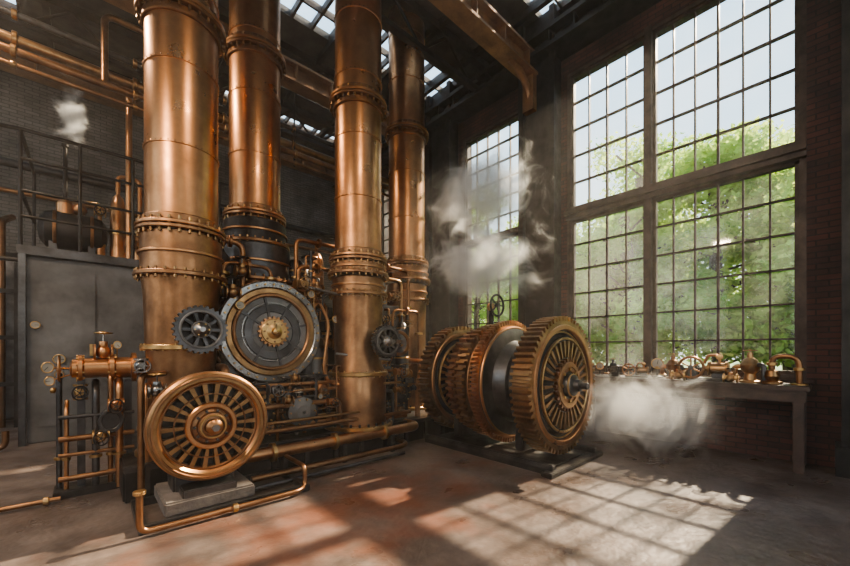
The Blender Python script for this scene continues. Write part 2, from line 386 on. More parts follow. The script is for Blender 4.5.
# ------------------------------------------------------------------ copper columns
def column(x,y,r,sections,flanges,collars,zbase,rbase,ztop=CE-.02):
    b=B('copper_column'); b.at(x,y,0)
    zc=flanges[0]
    pr=[(r,zc)]; z=zc; bands=[]
    while z+.9<ztop:
        z+=.9; pr+=[(r,z-.02),(r+.010,z-.016),(r+.010,z+.016),(r,z+.02)]; bands.append(z)
    pr.append((r,ztop)); b.lathe(pr,'copper',64)
    for z in bands: b.bolts(r+.008,36,z-.006,z+.006,.008,'copper2')
    for i,fz in enumerate(flanges):
        b.ring(r-.01,r+.085,fz-.045,fz-.005,'copper2',64,.008); b.ring(r-.01,r+.085,fz+.005,fz+.045,'copper',64,.008)
        b.bolts(r+.055,28,fz-.085,fz+.085,.016,'bronze')
        b.ring(r-.01,r+.03,fz+.045,fz+.13,'copper2',64,.01); b.ring(r-.01,r+.03,fz-.13,fz-.045,'copper2',64,.01)
    for (z0,z1,rr,m) in collars:
        b.lathe([(rr-.02,z0),(rr,z0+.02),(rr,z1-.02),(rr-.02,z1)],m,64)
        b.ring(rr-.02,rr+.06,z0,z0+.05,'copper2',64,.01); b.bolts(rr+.035,30,z0-.03,z0+.08,.014,'bronze')
        b.ring(rr-.02,rr+.025,(z0+z1)/2,(z0+z1)/2+.03,'copper',64,.005)
    b.lathe(sections,'copper2',64)
    b.ring(rbase-.1,rbase+.08,zbase,zbase+.06,'brass',64,.01); b.bolts(rbase+.04,24,zbase+.05,zbase+.1,.018,'steel')
    return b
b=column(.81,5.05,.36,[(.39,2.3),(.37,2.1),(.355,1.6),(.33,1.2),(.33,.35)],[2.84,5.25],[(2.3,2.8,.40,'copper2')],.35,.36)
b.ring(.35,.40,1.5,1.56,'brass',64,.01); b.bolts(.385,20,1.49,1.57,.01,'brass'); b.done((.81,5.05,0))
b=column(1.90,5.95,.36,[(.46,2.5),(.46,.35)],[3.5,5.95],[(3.05,3.42,.44,'iron'),(2.5,3.05,.50,'steel')],.35,.5)
b.done((1.90,5.95,0))
b=column(3.05,4.85,.35,[(.37,2.3),(.36,2.0),(.35,1.3),(.42,1.15),(.42,.35)],[2.85,5.2],[(2.6,2.8,.40,'copper2'),(2.3,2.58,.385,'copper2')],.35,.44)
b.ring(.35,.45,1.12,1.18,'brass',64,.01); b.bolts(.42,24,1.1,1.2,.013,'brass'); b.done((3.05,4.85,0))
b=column(4.75,5.75,.36,[(.4,2.5),(.38,2.1),(.38,.35)],[3.2,5.8],[(2.85,3.15,.42,'copper2'),(2.45,2.8,.40,'copper2')],.35,.4)
b.done((4.75,5.75,0))

# ------------------------------------------------------------------ flywheel
b=B('spoked_flywheel'); cx,cy,cz=.86,3.98,.79
b.at(cx,cy,cz,'-Y'); b.M=b.M@Matrix.Diagonal((.93,.93,1,1))
b.ring(.44,.545,-.07,.09,'copper',96,.018); b.ring(.455,.53,.085,.105,'bronze',96,.008); b.torus(.50,.012,.108,'copper2',96,6)
b.ring(.415,.445,-.03,.055,'copper2',96,.01)
b.cyl(.43,-.06,-.04,'iron',64)
b.spokes(22,.2,.42,.026,-.03,.05,'bronze',.045); b.ring(.18,.235,-.04,.085,'copper',64,.012); b.torus(.32,.008,.05,'copper2',64,6)
b.lathe([(.18,-.04),(.18,.06),(.14,.08),(.13,.11),(.08,.12),(.075,.17),(.05,.19),(.02,.2)],'copper2',48)
b.bolts(.155,10,.05,.10,.014,'steel'); b.cyl(.035,.18,.24,'light',6)
b.torus(.11,.012,.125,'brass',32,6)
b.cyl(.07,-.75,-.05,'light',24); b.ring(.06,.13,-.5,-.2,'steel',32,.02)
b.W()
b.box(.58,1.1,4.08,4.42,.16,.52,'steel',.02); b.box(.66,1.02,4.12,4.40,.5,.72,'steel',.03)
b.box(.48,1.22,3.82,4.5,.06,.18,'concrete',.015)
b.box(.62,1.06,3.84,4.06,.17,.245,'steel',.01)
b.box(.3,1.75,3.74,3.80,.0,.07,'steel',.006); b.box(.3,1.75,4.44,4.5,0,.07,'steel',.006)
for x in(.3,1.0,1.69): b.box(x,x+.06,3.8,4.44,0,.065,'steel')
b.tube([(.3,3.68,.36),(.3,3.68,.05),(1.62,3.68,.05),(1.72,3.8,.05),(1.72,3.8,.25),(1.72,4.3,.25)],.025,'copper2',.08)
b.disc((.3,3.68,.37),(0,0,1),.045,.03,'brass'); b.disc((1.0,3.68,.05),(1,0,0),.04,.04,'brass')
b.done((cx,cy,0))

# ------------------------------------------------------------------ gear train
b=B('gear_train'); gx,gz=4.67,1.04
def bigGear(b,y,r,th,n,face=True,m='bronze'):
    b.at(gx,y,gz,'-Y')
    b.gear(r*.86,r*.93,r,n,-th/2,th/2,m)
    b.ring(r*.80,r*.875,-th/2-.01,th/2+.015,'copper',96,.01)
    b.lathe([(r*.81,-th/2+.03),(r*.81,th/2-.04),(r*.74,th/2-.07),(r*.70,th/2-.02),(r*.3,th/2),(r*.3,-th/2+.03)],'iron',96,True)
    if face:
        z=th/2
        b.ring(r*.66,r*.69,z-.03,z+.02,'brass',96,.006)
        b.spokes(30,r*.40,r*.64,.022,z-.03,z+.018,'bronze',.045)
        b.gear(r*.2,r*.34,r*.385,26,z-.02,z+.05,'copper2')
        b.ring(r*.26,r*.33,z+.04,z+.065,'bronze',64,.006); b.bolts(r*.23,8,z,z+.07,.022,'brass')
        b.torus(r*.77,.012,z-.05,'brass',96,6)
        b.lathe([(r*.25,z-.05),(r*.25,z+.02),(r*.17,z+.04),(r*.15,z+.12),(r*.09,z+.14),(r*.08,z+.2),(.03,z+.22)],'steel',48)
        b.cyl(.045,z+.2,z+.3,'steel',24,.01); b.torus(r*.155,.012,z+.1,'brass',48,6)
    else:
        b.ring(r*.5,r*.55,th/2-.02,th/2+.02,'copper2',96,.006); b.bolts(r*.65,16,th/2-.03,th/2+.02,.02,'brass')
bigGear(b,2.48,.91,.26,66)
b.at(gx,2.9,gz,'-Y'); b.lathe([(.50,-.45),(.50,.05),(.58,.1),(.60,.2),(.60,.3)],'steel',96)
bigGear(b,3.22,.90,.10,90,False,'copper')
b.at(gx,3.22,gz,'-Y'); b.lathe([(.30,.0),(.80,.05),(.80,.085),(.74,.11),(.60,.12),(.56,.3),(.4,.32)],'steel',96)
b.torus(.79,.02,.08,'copper',96,8)
bigGear(b,3.50,.86,.15,54,False)
bigGear(b,3.74,.80,.13,48,False,'copper2')
b.at(gx,4.0,gz,'-Y'); b.cyl(.42,-.3,.3,'iron',64)
b.ring(.4,.47,-.08,.08,'copper',64,.01)
bigGear(b,4.25,.86,.22,58,True)
b.at(gx,3.4,gz,'-Y'); b.cyl(.06,-1.3,.8,'light',24)
b.W()
for y in(4.02,2.86):
    b.box(gx-.32,gx+.32,y-.07,y+.07,.12,.62,'steel',.02); b.box(gx-.2,gx+.2,y-.08,y+.08,.55,.9,'steel',.03)
b.box(gx-.62,gx+.62,2.28,4.45,.0,.07,'iron',.01)
for sx in(-.62,.54): b.box(gx+sx,gx+sx+.08,2.2,4.45,.06,.13,'steel',.01)
b.box(gx-.72,gx+.72,2.16,2.30,.0,.06,'iron',.01)
b.done((gx,3.4,0))
b=B('valve_wheel_stand')
b.at(5.75,4.4,0); b.cyl(.05,0,2.3,'iron',16); b.cyl(.14,0,.06,'iron',16,.01); b.cyl(.08,1.3,1.5,'brass',16,.01)
b.W(); b.handwheel((5.75,4.26,2.35),(0,-1,0),.2,'iron',.18); b.sph((5.75,4.4,2.33),.09,'brass'); b.done((5.75,4.4,0))

# ------------------------------------------------------------------ steam engine body
E=empty('steam_engine')
b=B('engine_base')
b.box(.25,5.3,4.62,6.7,0,.35,'iron',.02)
for i in range(12): b.box(.4+i*.42,.46+i*.42,4.58,4.64,.02,.33,'steel')
b.box(.25,5.3,4.58,4.66,.30,.36,'steel',.008)
b.box(1.25,2.65,5.15,6.5,.35,1.15,'steel',.03); b.box(3.45,4.35,5.2,6.5,.35,1.35,'iron',.03); b.box(2.3,3.7,5.5,6.6,1.1,2.2,'iron',.04)
b.box(1.2,4.4,5.1,5.16,.9,1.0,'steel',.01)
b.box(3.6,4.3,5.3,6.2,1.35,2.3,'steel',.04)
b.done(parent=E)
b=B('round_housing'); hx,hy,hz=1.80,4.95,1.74
b.at(hx,hy,hz,'-Y')
b.lathe([(.60,-.5),(.62,-.45),(.62,-.02),(.60,0)],'grey',96)
b.ring(.575,.665,-.1,.03,'light',96,.012); b.bolts(.62,36,.0,.055,.013,'brass')
b.ring(.50,.575,-.05,.02,'bronze',96,.01); b.ring(.46,.50,-.05,.05,'copper2',96,.01)
b.cyl(.47,-.1,-.01,'steel',96); b.torus(.38,.012,0,'light',64,6)
b.ring(.26,.36,-.02,.012,'steel',64,.006)
b.spokes(8,.2,.46,.03,-.02,.02,'steel',off=.3)
b.gear(.1,.175,.2,20,-.02,.05,'copper'); b.ring(.09,.165,.04,.07,'brass',48,.008); b.bolts(.13,8,.06,.085,.012,'copper2')
b.lathe([(.11,0),(.10,.07),(.05,.09),(.04,.13),(.02,.14)],'brass',32)
b.ring(.66,.69,-.35,-.28,'copper',96,.01); b.ring(.61,.66,-.48,-.4,'copper2',96,.01)
b.W(); b.box(1.35,2.25,5.05,5.4,1.1,1.4,'steel',.02)
for s_ in(-1,1): b.box(hx+s_*.5-.06,hx+s_*.5+.06,4.98,5.2,1.0,1.45,'steel',.02)
b.tube([(2.42,4.85,2.15),(2.55,4.82,1.9),(2.5,4.82,1.55),(2.45,4.82,1.2),(2.55,4.8,1.02),(2.9,4.6,.98)],.022,'copper',.2,8)
b.done(parent=E)
def darkGear(name,x,y,z,r,back):
    b=B(name); b.at(x,y,z,'-Y')
    b.gear(r*.78,r*.92,r,28,-.04,.04,'steel'); b.ring(r*.7,r*.8,-.045,.055,'grey',48,.006)
    b.spokes(10,r*.2,r*.72,.03,-.03,.03,'steel'); b.cyl(r*.72,-.05,-.03,'iron',32)
    b.lathe([(r*.3,-.03),(r*.3,.05),(r*.2,.08),(r*.1,.1)],'light',24); b.ring(r*.3,r*.36,-.03,.045,'grey',32,.004); b.bolts(r*.24,6,.04,.07,.01,'brass')
    b.cyl(.045,-back,-.04,'steel',16); b.ring(.04,.09,-back,-back+.1,'brass',24,.01)
    b.done(parent=E)
darkGear('timing_gear_a',.86,4.38,1.71,.25,.42)
darkGear('timing_gear_b',3.13,4.24,1.62,.24,.40)
b=B('linkage_cam'); b.at(3.42,4.34,1.60,'-Y'); b.cyl(.19,-.04,.03,'grey',32,.01); b.ring(.14,.19,.02,.05,'copper2',32,.006); b.cyl(.05,0,.08,'brass',16,.01); b.cyl(.04,-.6,0,'steel',12)
b.W(); b.box(3.12,3.42,4.16,4.19,1.58,1.65,'light',.01); b.done(parent=E)

b=B('pipework')
P=lambda *a,**k: b.tube(*a,**k)
P([(1.25,4.40,.50),(1.25,4.40,.30),(3.85,4.40,.30),(3.85,4.7,.30)],.072,'copper',.14,16)
for x in(1.6,2.4,3.2): b.disc((x,4.40,.30),(1,0,0),.11,.05,'brass'); b.box(x+.1,x+.16,4.34,4.46,0,.25,'steel')
P([(1.3,4.2,.10),(3.4,4.2,.10),(3.55,4.3,.10),(3.55,4.6,.1)],.035,'copper2',.08)
P([(1.1,4.05,.05),(3.3,4.05,.05)],.025,'steel')
P([(1.5,4.52,.52),(3.8,4.52,.52)],.03,'copper2'); P([(1.5,4.5,.62),(2.9,4.5,.62),(2.9,4.5,1.0),(3.6,4.5,1.0)],.02,'bronze')
P([(1.3,4.62,.8),(2.6,4.62,.8),(2.6,4.62,.45),(3.8,4.62,.45)],.035,'copper2',.1)
for (x,z,l,r,m) in((1.55,.72,.5,.13,'steel'),(2.05,.70,.55,.15,'grey'),(2.42,.95,.35,.10,'copper2'),(3.75,.80,.45,.16,'steel'),(3.55,1.15,.35,.1,'grey')):
    b.at(x,5.1,z,'-Y'); b.lathe([(r,0),(r,l-.1),(r*1.25,l-.1),(r*1.25,l-.04),(r*.9,l-.03),(r*.6,l)],m,32)
    for k in range(4): b.ring(r-.01,r*1.15,.06+k*.08,.08+k*.08,m,32)
    b.bolts(r*1.08,10,l-.05,l-.01,.012,'brass'); b.cyl(.02,l-.02,l+.08,'light',10)
    b.W()
for i in range(34):
    x=1.3+i*.08+R.uniform(-.03,.03)
    if 2.62<x<3.48: continue
    y=R.uniform(4.6,5.05); z0=R.choice([.35,.45,.55]); z1=z0+R.uniform(.25,.75); r=R.choice([.012,.018,.025,.03])
    m=R.choice(['copper2','bronze','steel','copper2','steel','light'])
    P([(x,y,z0),(x,y,z1),(x+R.uniform(-.2,.1),y,z1),(x+R.uniform(-.2,.1),5.15,z1)],r,m,seg=8)
    if i%3==0: b.valve((x,y,z0+.2),(0,0,1),.03,'bronze',(0,-1,0))
for i in range(9):
    z=.42+.09*i; x0=R.uniform(1.2,2.0); x1=R.uniform(2.3,3.9); P([(x0,5.1,z),(x0,4.78,z),(x1,4.78,z),(x1,5.1,z)],R.choice([.012,.018,.024]),R.choice(['copper','steel','bronze','copper2']),.05,8)
for i in range(16):
    x=R.choice([R.uniform(1.2,2.6),R.uniform(3.5,3.9)]); b.valve((x,R.uniform(4.5,4.8),R.uniform(.5,1.2)),(1,0,0),R.uniform(.025,.045),R.choice(['bronze','copper','steel']),R.choice([(0,0,1),(0,-1,0)]),R.choice(['iron','bronze','light']))
for i in range(7): b.gauge((R.uniform(2.35,2.7),R.uniform(4.6,4.8),.5+i*.12),(0,-1,0),.04,None) if i%2 else b.gauge((3.45+i*.06,4.75,1.05+.03*i),(0,-1,0),.04,(3.45+i*.06,5.1,1.0))
def vessel(x,y,z0,h,r,m,m2='brass'):
    b.at(x,y,z0); b.lathe([(r*1.2,0),(r*1.2,.04),(r,.05),(r,h*.75),(r*.92,h*.85),(r*.6,h*.96),(r*.2,h),(r*.15,h+.1),(r*.1,h+.12)],m,32)
    b.ring(r-.01,r*1.12,h*.35,h*.35+.03,m2,32,.005); b.ring(r-.01,r*1.12,h*.7,h*.7+.03,m2,32,.005); b.bolts(r*1.12,12,.03,.07,.01,m2); b.W()
vessel(2.45,5.75,2.2,.75,.15,'steel'); vessel(2.75,5.65,2.2,.9,.12,'copper2'); vessel(3.85,5.5,2.3,.6,.15,'steel'); vessel(4.15,5.9,2.3,1.1,.14,'copper2'); vessel(2.55,5.3,1.1,.75,.14,'grey'); vessel(1.35,5.6,1.15,1.7,.16,'steel'); vessel(3.65,5.15,1.0,.85,.14,'copper2'); vessel(4.1,5.1,1.0,1.0,.12,'steel')
for (x0,x1,y,z,z1) in((1.3,1.9,5.3,2.35,2.65),(2.3,2.9,5.3,1.9,2.75),(2.35,3.1,5.5,2.0,3.2),(3.45,4.2,5.25,1.5,2.75),(3.5,4.5,5.4,1.6,3.0),(2.5,2.7,5.2,1.3,2.2),(3.9,4.5,5.1,1.4,2.2),(1.2,1.5,5.2,1.5,2.9)):
    P([(x0,y+.25,z-.3),(x0,y,z),(x0,y,z1),(x1,y,z1),(x1,y,z-.4)],R.choice([.025,.035,.045]),R.choice(['copper2','copper2','steel','bronze']),.12,12)
    b.disc((x0,y,(z+z1)/2),(0,0,1),.075,.04,'brass'); b.disc((x1,y,(z+z1)/2),(0,0,1),.075,.04,'brass'); b.disc(((x0+x1)/2,y,z1),(1,0,0),.075,.04,'copper2')
for (x,y,z) in((1.45,5.05,2.5),(2.2,5.0,2.42),(2.5,5.1,2.4),(3.55,5.0,2.0),(3.8,5.0,2.4),(4.0,5.0,1.7),(2.62,5.05,1.6),(1.3,4.9,2.2)):
    b.valve((x,y,z),(1,0,0),.05,'bronze',R.choice([(0,0,1),(0,-1,0)]),R.choice(['iron','bronze'])); P([(x,y,z),(x,5.6,z)],.03,'steel')
for (x,z) in((1.38,2.05),(2.3,2.28),(2.68,1.95),(3.75,1.75),(3.55,2.3)): b.gauge((x,4.88,z),(0,-1,0),.055,(x,5.4,z))
# extra dense plumbing between the columns
R2=random.Random(21)
for i in range(26):
    xa=R2.choice([R2.uniform(1.25,1.5),R2.uniform(2.3,2.75),R2.uniform(2.3,2.75),R2.uniform(3.45,4.4)]); ya=R2.uniform(5.0,5.6); za=R2.uniform(1.2,2.4); zb=za+R2.uniform(.2,.6); xb=xa+R2.uniform(-.25,.25)
    rr=R2.choice([.012,.016,.022,.03]); mt=R2.choice(['steel','copper2','bronze','steel','iron','light'])
    P([(xa,ya+.4,za),(xa,ya,za),(xa,ya,zb),(xb,ya,zb),(xb,ya+.4,zb)],rr,mt,.05,8)
    if i%2: b.disc((xa,ya,(za+zb)/2),(0,0,1),rr*2,.03,'bronze')
    if i%4==0: b.valve((xa,ya,(za+zb)/2),(0,0,1),.035,'bronze',(0,-1,0),R2.choice(['iron','bronze']))
for i in range(14):
    xa=R2.choice([R2.uniform(1.25,2.6),R2.uniform(3.5,3.95)]); za=R2.uniform(.4,1.05); rr=R2.uniform(.04,.08)
    b.at(xa,4.9,za,'-Y'); b.lathe([(rr,-.3),(rr,.05),(rr*1.3,.06),(rr*1.3,.09),(rr*.6,.1),(rr*.4,.14)],R2.choice(['steel','bronze','copper2','grey']),20); b.bolts(rr*1.15,6,.08,.105,.008,'brass'); b.W()
P([(2.2,4.75,2.35),(3.1,4.75,2.25)],.02,'light'); P([(2.6,4.72,1.45),(3.4,4.5,1.35)],.018,'light')
P([(.45,4.75,.35),(.45,4.75,1.1),(.45,5.0,1.1)],.05,'copper',.12,14); b.disc((.45,4.75,.7),(0,0,1),.085,.05,'brass')
P([(.38,4.5,.0),(.38,4.5,1.25),(.6,4.75,1.25)],.03,'copper2'); b.valve((.38,4.5,1.35),(0,0,1),.04,'light',(0,-1,0),'light'); b.valve((.5,4.45,1.1),(1,0,0),.045,'light',(0,0,1),'brass')
P([(1.15,4.6,.35),(1.15,4.6,1.3),(1.15,4.95,1.3)],.045,'copper2',.12,14)
P([(4.25,4.85,.35),(4.25,4.85,.9),(4.4,4.85,1.3),(4.4,5.3,1.3)],.045,'copper',.12,14)
b.done(parent=E)

# ------------------------------------------------------------------ left valve manifold
b=B('valve_manifold')
b.at(-.35,4.95,1.36,'X'); b.lathe([(.06,0),(.1,.02),(.1,.07),(.15,.08),(.15,.12),(.11,.14),(.11,.38),(.16,.39),(.16,.44),(.12,.46),(.12,.62),(.17,.63),(.17,.68),(.1,.7),(.1,.86)],'copper',32)
b.bolts(.135,10,.06,.14,.012,'brass'); b.bolts(.145,10,.37,.46,.012,'brass'); b.W()
b.box(-.28,-.2,4.88,5.02,0,1.25,'steel',.01); b.box(.2,.28,4.88,5.02,.05,1.22,'steel',.01); b.box(-.5,.3,4.75,5.15,0,.08,'iron',.01)
b.valve((-.02,4.95,1.54),(1,0,0),.06,'copper',(0,0,1),'brass'); b.valve((-.25,4.95,1.1),(0,0,1),.05,'brass',(0,-1,0),'iron'); b.handwheel((-.45,4.95,1.36),(-1,0,0),.13,'copper',.12)
b.gauge((-.55,4.85,1.38),(.2,-1,0),.06,(-.35,4.95,1.36)); b.gauge((-.53,4.8,1.24),(.2,-1,0),.05,(-.33,4.95,1.3)); b.gauge((.12,4.8,1.62),(.1,-1,0),.045,(.12,4.95,1.4))
b.sph((-.5,4.82,1.14),.03,'brass')
for (x,y,r,m,z) in((-.38,4.85,.025,'copper',.9),(-.1,4.8,.04,'steel',1.1),(.05,4.82,.03,'copper2',1.25),(.14,4.78,.045,'copper',1.15),(-.45,4.95,.03,'steel',1.2)):
    b.tube([(x,y,0.02),(x,y,z),(x,5.0,z+.1)],r,m,.08); b.disc((x,y,.4),(0,0,1),r*1.7,.03,'brass')
for z in(.2,.45,.62,.85): b.tube([(-.45,4.78,z),(.3,4.78,z)],R.choice([.02,.03]),R.choice(['copper2','steel','copper2']))
b.valve((-.05,4.72,.62),(1,0,0),.05,'brass',(0,-1,0),'iron'); b.valve((.1,4.7,.95),(1,0,0),.05,'copper',(0,-1,0),'iron')
b.at(.05,4.72,.78,'-Y'); b.cyl(.12,-.2,.02,'steel',32,.01); b.ring(.09,.13,0,.05,'steel',32,.005); b.W()
o=b.done((-.1,4.95,0)); o.location=(.06,5.35,0); o.scale=(.8,.8,.96)
b=B('floor_pipe')
b.tube([(-5.5,5.1,.04),(-.2,5.1,.04)],.022,'copper2',.08,12)
b.tube([(-5.5,8.2,.05),(-.9,8.2,.05),(-.9,8.2,.3)],.04,'copper2',.12,12)
for x in(-4,-2.5,-1.2,-.3): b.disc((x,5.1,.04),(1,0,0),.038,.04,'brass')
b.done()
b=B('pipe_rack')
for i in range(9):
    x=-3.0+i*.22; b.tube([(x,10.8,0),(x,10.8,1.5+(i*37%11)*.25),(x+.1,11.2,1.7+(i*37%11)*.25)],.03+.015*(i%3),['iron','steel','copper2'][i%3],.1,10)
for z in(.8,1.7,2.6): b.box(-3.2,-1.0,10.66,10.72,z,z+.08,'iron')
for x in(-3.2,-1.06): b.box(x,x+.08,10.64,10.72,0,3.2,'iron')
b.done()
# ------------------------------------------------------------------ cabinet + platform + railing
b=B('machinery_cabinet')
b.box(-.72,.85,8.6,10.2,0,3.0,'grey',.02); b.box(-.82,2.3,8.45,10.6,3.0,3.14,'steel',.01); b.box(.85,2.2,8.8,10.2,0,3.0,'iron',.02)
b.box(-.6,.1,8.57,8.61,.25,2.8,'grey',.01); b.box(.14,.82,8.57,8.61,.25,2.8,'grey',.01); b.box(.02,.06,8.53,8.58,1.4,1.6,'brass')
b.gauge((-.62,8.52,1.9),(0,-1,0),.06); b.gauge((-.35,8.52,1.35),(0,-1,0),.08); b.gauge((-.35,8.52,1.1),(0,-1,0),.06)
for x in(-.8,.85): b.box(x,x+.08,8.45,8.53,0,3.0,'steel')
b.done()
b=B('platform_railing')
for x in(-.78,-.1,.6,1.3,2.0): b.tube([(x,8.5,3.14),(x,8.5,4.95)],.025,'iron',seg=8)
for z in(4.95,4.5,4.0,3.6): b.tube([(-.78,8.5,z),(2.25,8.5,z)],.022 if z<4.9 else .03,'iron',seg=8)
for z in(4.95,4.0): b.tube([(-.78,8.5,z),(-.78,10.5,z)],.025,'iron',seg=8)
b.tube([(-.78,10.5,3.14),(-.78,10.5,4.95)],.025,'iron',seg=8)
b.tube([(-1.25,8.5,2.9),(-1.25,8.5,4.9),(-.78,8.5,4.95)],.03,'iron',.15,8); b.tube([(-1.25,8.5,2.9),(-.8,8.5,2.9)],.03,'iron',seg=8)
b.done()
b=B('platform_boiler')
b.at(-.65,9.2,3.62,'X'); b.lathe([(.05,0),(.2,.03),(.3,.1),(.32,.18),(.32,.75),(.3,.83),(.2,.9),(.05,.93)],'iron',40); b.ring(.3,.34,.2,.25,'copper2',40,.005); b.ring(.3,.34,.68,.73,'copper2',40,.005); b.W()
b.box(-.5,-.4,9.0,9.4,3.14,3.5,'steel'); b.box(0,.1,9.0,9.4,3.14,3.5,'steel')
b.at(-.3,9.2,3.9); b.lathe([(.12,0),(.12,.2),(.06,.28),(.04,.3)],'copper',24); b.W(); b.sph((-.12,9.2,4.05),.11,'copper')
b.tube([(-.12,9.2,4.0),(-.12,9.2,4.3)],.02,'brass'); b.tube([(-.3,9.2,4.1),(-.3,9.2,5.15)],.03,'iron'); b.disc((-.3,9.2,5.15),(0,0,1),.05,.05,'iron')
for (x,h,r) in((.42,1.3,.12),(.75,.8,.14),(.16,.7,.08),(1.1,1.5,.12)):
    b.at(x,9.1,3.14); b.lathe([(r*1.2,0),(r*1.2,.04),(r,.05),(r,h*.8),(r*.7,h*.95),(.03,h),(.03,h+.2)],'copper',32); b.ring(r-.01,r*1.15,h*.4,h*.4+.04,'brass',32,.005); b.ring(r-.01,r*1.15,h*.75,h*.75+.04,'brass',32,.005); b.W()
b.tube([(.42,9.1,4.5),(.42,9.1,4.8),(.75,9.1,4.8),(.75,9.1,3.9)],.04,'copper',.1); b.tube([(-.12,9.2,4.2),(.16,9.1,4.2),(.16,9.1,3.8)],.025,'brass',.06)
b.valve((.16,8.95,4.0),(1,0,0),.05,'brass',(0,-1,0)); b.valve((.6,8.95,3.5),(1,0,0),.06,'copper',(0,0,1))
b.tube([(.9,9.0,3.14),(.9,9.0,5.6),(.9,8.0,5.8)],.045,'copper',.2); b.tube([(1.05,9.0,3.14),(1.05,9.0,6.0),(1.05,8.05,6.0)],.045,'copper2',.2)
b.done()
b=B('overhead_pipe_run')
for (z,r,m,y) in((5.85,.06,'copper2',8.0),(5.65,.035,'copper2',8.0),(6.1,.08,'bronze',8.15),(6.45,.05,'steel',8.1)):
    b.tube([(-5.95,y,z),(6.6,y,z)],r,m,seg=12)
    for i in range(9): b.disc((-5+i*1.4,y,z),(1,0,0),r*1.5,.06,'bronze')
for i in range(6): b.tube([(-5.4+i*2.2,8.05,8.1),(-5.4+i*2.2,8.05,5.6)],.018,'iron',seg=6)
b.tube([(.2,8.0,5.85),(.2,8.0,7.0),(.8,8.0,7.0),(.8,8.0,5.85)],.05,'copper2',.15)
b.tube([(.55,8.2,6.1),(.55,8.6,6.1),(.55,8.6,3.14)],.05,'copper',.15)
b.tube([(-5.95,11.8,5.5),(6.6,11.8,5.5)],.09,'steel'); b.tube([(-5.95,11.8,4.9),(6.6,11.8,4.9)],.05,'copper2')
b.tube([(3.9,11.5,0.02),(3.9,11.5,5.5),(3.9,11.8,5.5)],.12,'steel',.2); b.tube([(2.2,11.5,0.02),(2.2,11.5,8.1)],.16,'copper2')
b.done()
b=B('storage_tank'); b.at(3.6,9.3,0); b.lathe([(.9,0),(.9,3.2),(.8,3.5),(.4,3.8),(.15,3.85),(.15,4.1)],'iron',48)
for z in(.6,1.6,2.6): b.ring(.88,.94,z,z+.08,'copper2',48,.01)
b.W(); b.done((3.6,9.3,0))
b=B('storage_tank'); b.at(5.7,8.8,0); b.lathe([(.7,0),(.7,2.6),(.6,2.9),(.3,3.1),(.1,3.2),(.1,3.6)],'steel',48)
for z in(.6,1.5,2.3): b.ring(.68,.74,z,z+.07,'copper2',48,.01)
b.W(); b.done((5.7,8.8,0))

# ------------------------------------------------------------------ workbench and contents
b=B('workbench'); bz=1.06
b.box(6.3,6.93,.15,3.05,bz-.06,bz,'wood',.01); b.box(6.33,6.38,.18,3.0,bz-.2,bz-.06,'wood',.008)
for y in(.2,2.9): b.box(6.34,6.44,y,y+.1,0,bz-.06,'wood',.01); b.box(6.8,6.9,y,y+.1,0,bz-.06,'wood',.01); b.box(6.44,6.8,y+.02,y+.08,.25,.33,'wood')
b.box(6.86,6.98,.2,3.0,bz-.2,bz-.06,'wood'); b.done((6.6,1.5,0))
def bench_engine(x,y,s,name='model_steam_engine'):
    b=B(name); b.at(x,y,bz+.001); T=b.M.copy()@Matrix.Scale(s,4); b.M=T
    b.box(-.12,.12,-.2,.2,0,.03,'iron',.005)
    b.M=T@Matrix.Translation((0,-.18,.13))@Matrix.Rotation(-pi/2,4,'X'); b.lathe([(.05,0),(.075,.01),(.075,.03),(.06,.035),(.06,.15),(.075,.155),(.075,.175),(.03,.18),(.03,.2)],'bronze',24); b.M=T
    b.box(-.05,.05,-.16,-.04,.03,.08,'steel',.005)
    b.tube([(0,.0,.13),(0,.12,.13)],.012,'light',seg=8)
    b.M=T@Matrix.Translation((-.14,.12,.14))@Matrix.Rotation(pi/2,4,'Y'); b.torus(.11,.014,0,'copper2',32,8); b.spokes(6,.02,.11,.014,-.006,.006,'copper2'); b.cyl(.025,-.02,.2,'steel',12); b.M=T
    b.box(-.08,-.05,.08,.16,.03,.16,'steel',.004); b.box(.03,.06,.08,.16,.03,.16,'steel',.004)
    b.tube([(0,-.1,.18),(0,-.1,.27),(0,.0,.27),(0,.03,.18)],.014,'copper',.03,8); b.valve((0,-.1,.25),(1,0,0),.018)
    return b.done((x,y,bz))
def bench_pump(x,y,s,m='copper'):
    b=B('hand_pump'); b.at(x,y,bz+.001); T=b.M.copy()@Matrix.Scale(s,4); b.M=T
    b.lathe([(.1,0),(.1,.02),(.06,.03),(.05,.1),(.08,.14),(.09,.2),(.06,.26),(.03,.28),(.025,.34)],m,24)
    b.tube([(0,0,.18),(0,.14,.18),(0,.14,.06)],.03,m,.05,10); b.disc((0,.14,.05),(0,0,1),.05,.02,'brass'); b.handwheel((0,0,.36),(0,0,1),.06,'brass',.05)
    b.tube([(0,0,.2),(-.06,-.12,.2),(-.06,-.12,.01)],.025,'steel',.04,10)
    return b.done((x,y,bz))
def bench_dial(x,y,s):
    b=B('pressure_gauge'); b.at(x,y,bz+.001); T=b.M.copy()@Matrix.Scale(s,4); b.M=T
    b.lathe([(.07,0),(.07,.015),(.02,.03),(.015,.14)],'iron',20); b.gauge((0,0,.2),(-1,-.3,0),.08); b.box(-.02,.02,-.02,.02,.13,.16,'brass')
    return b.done((x,y,bz))
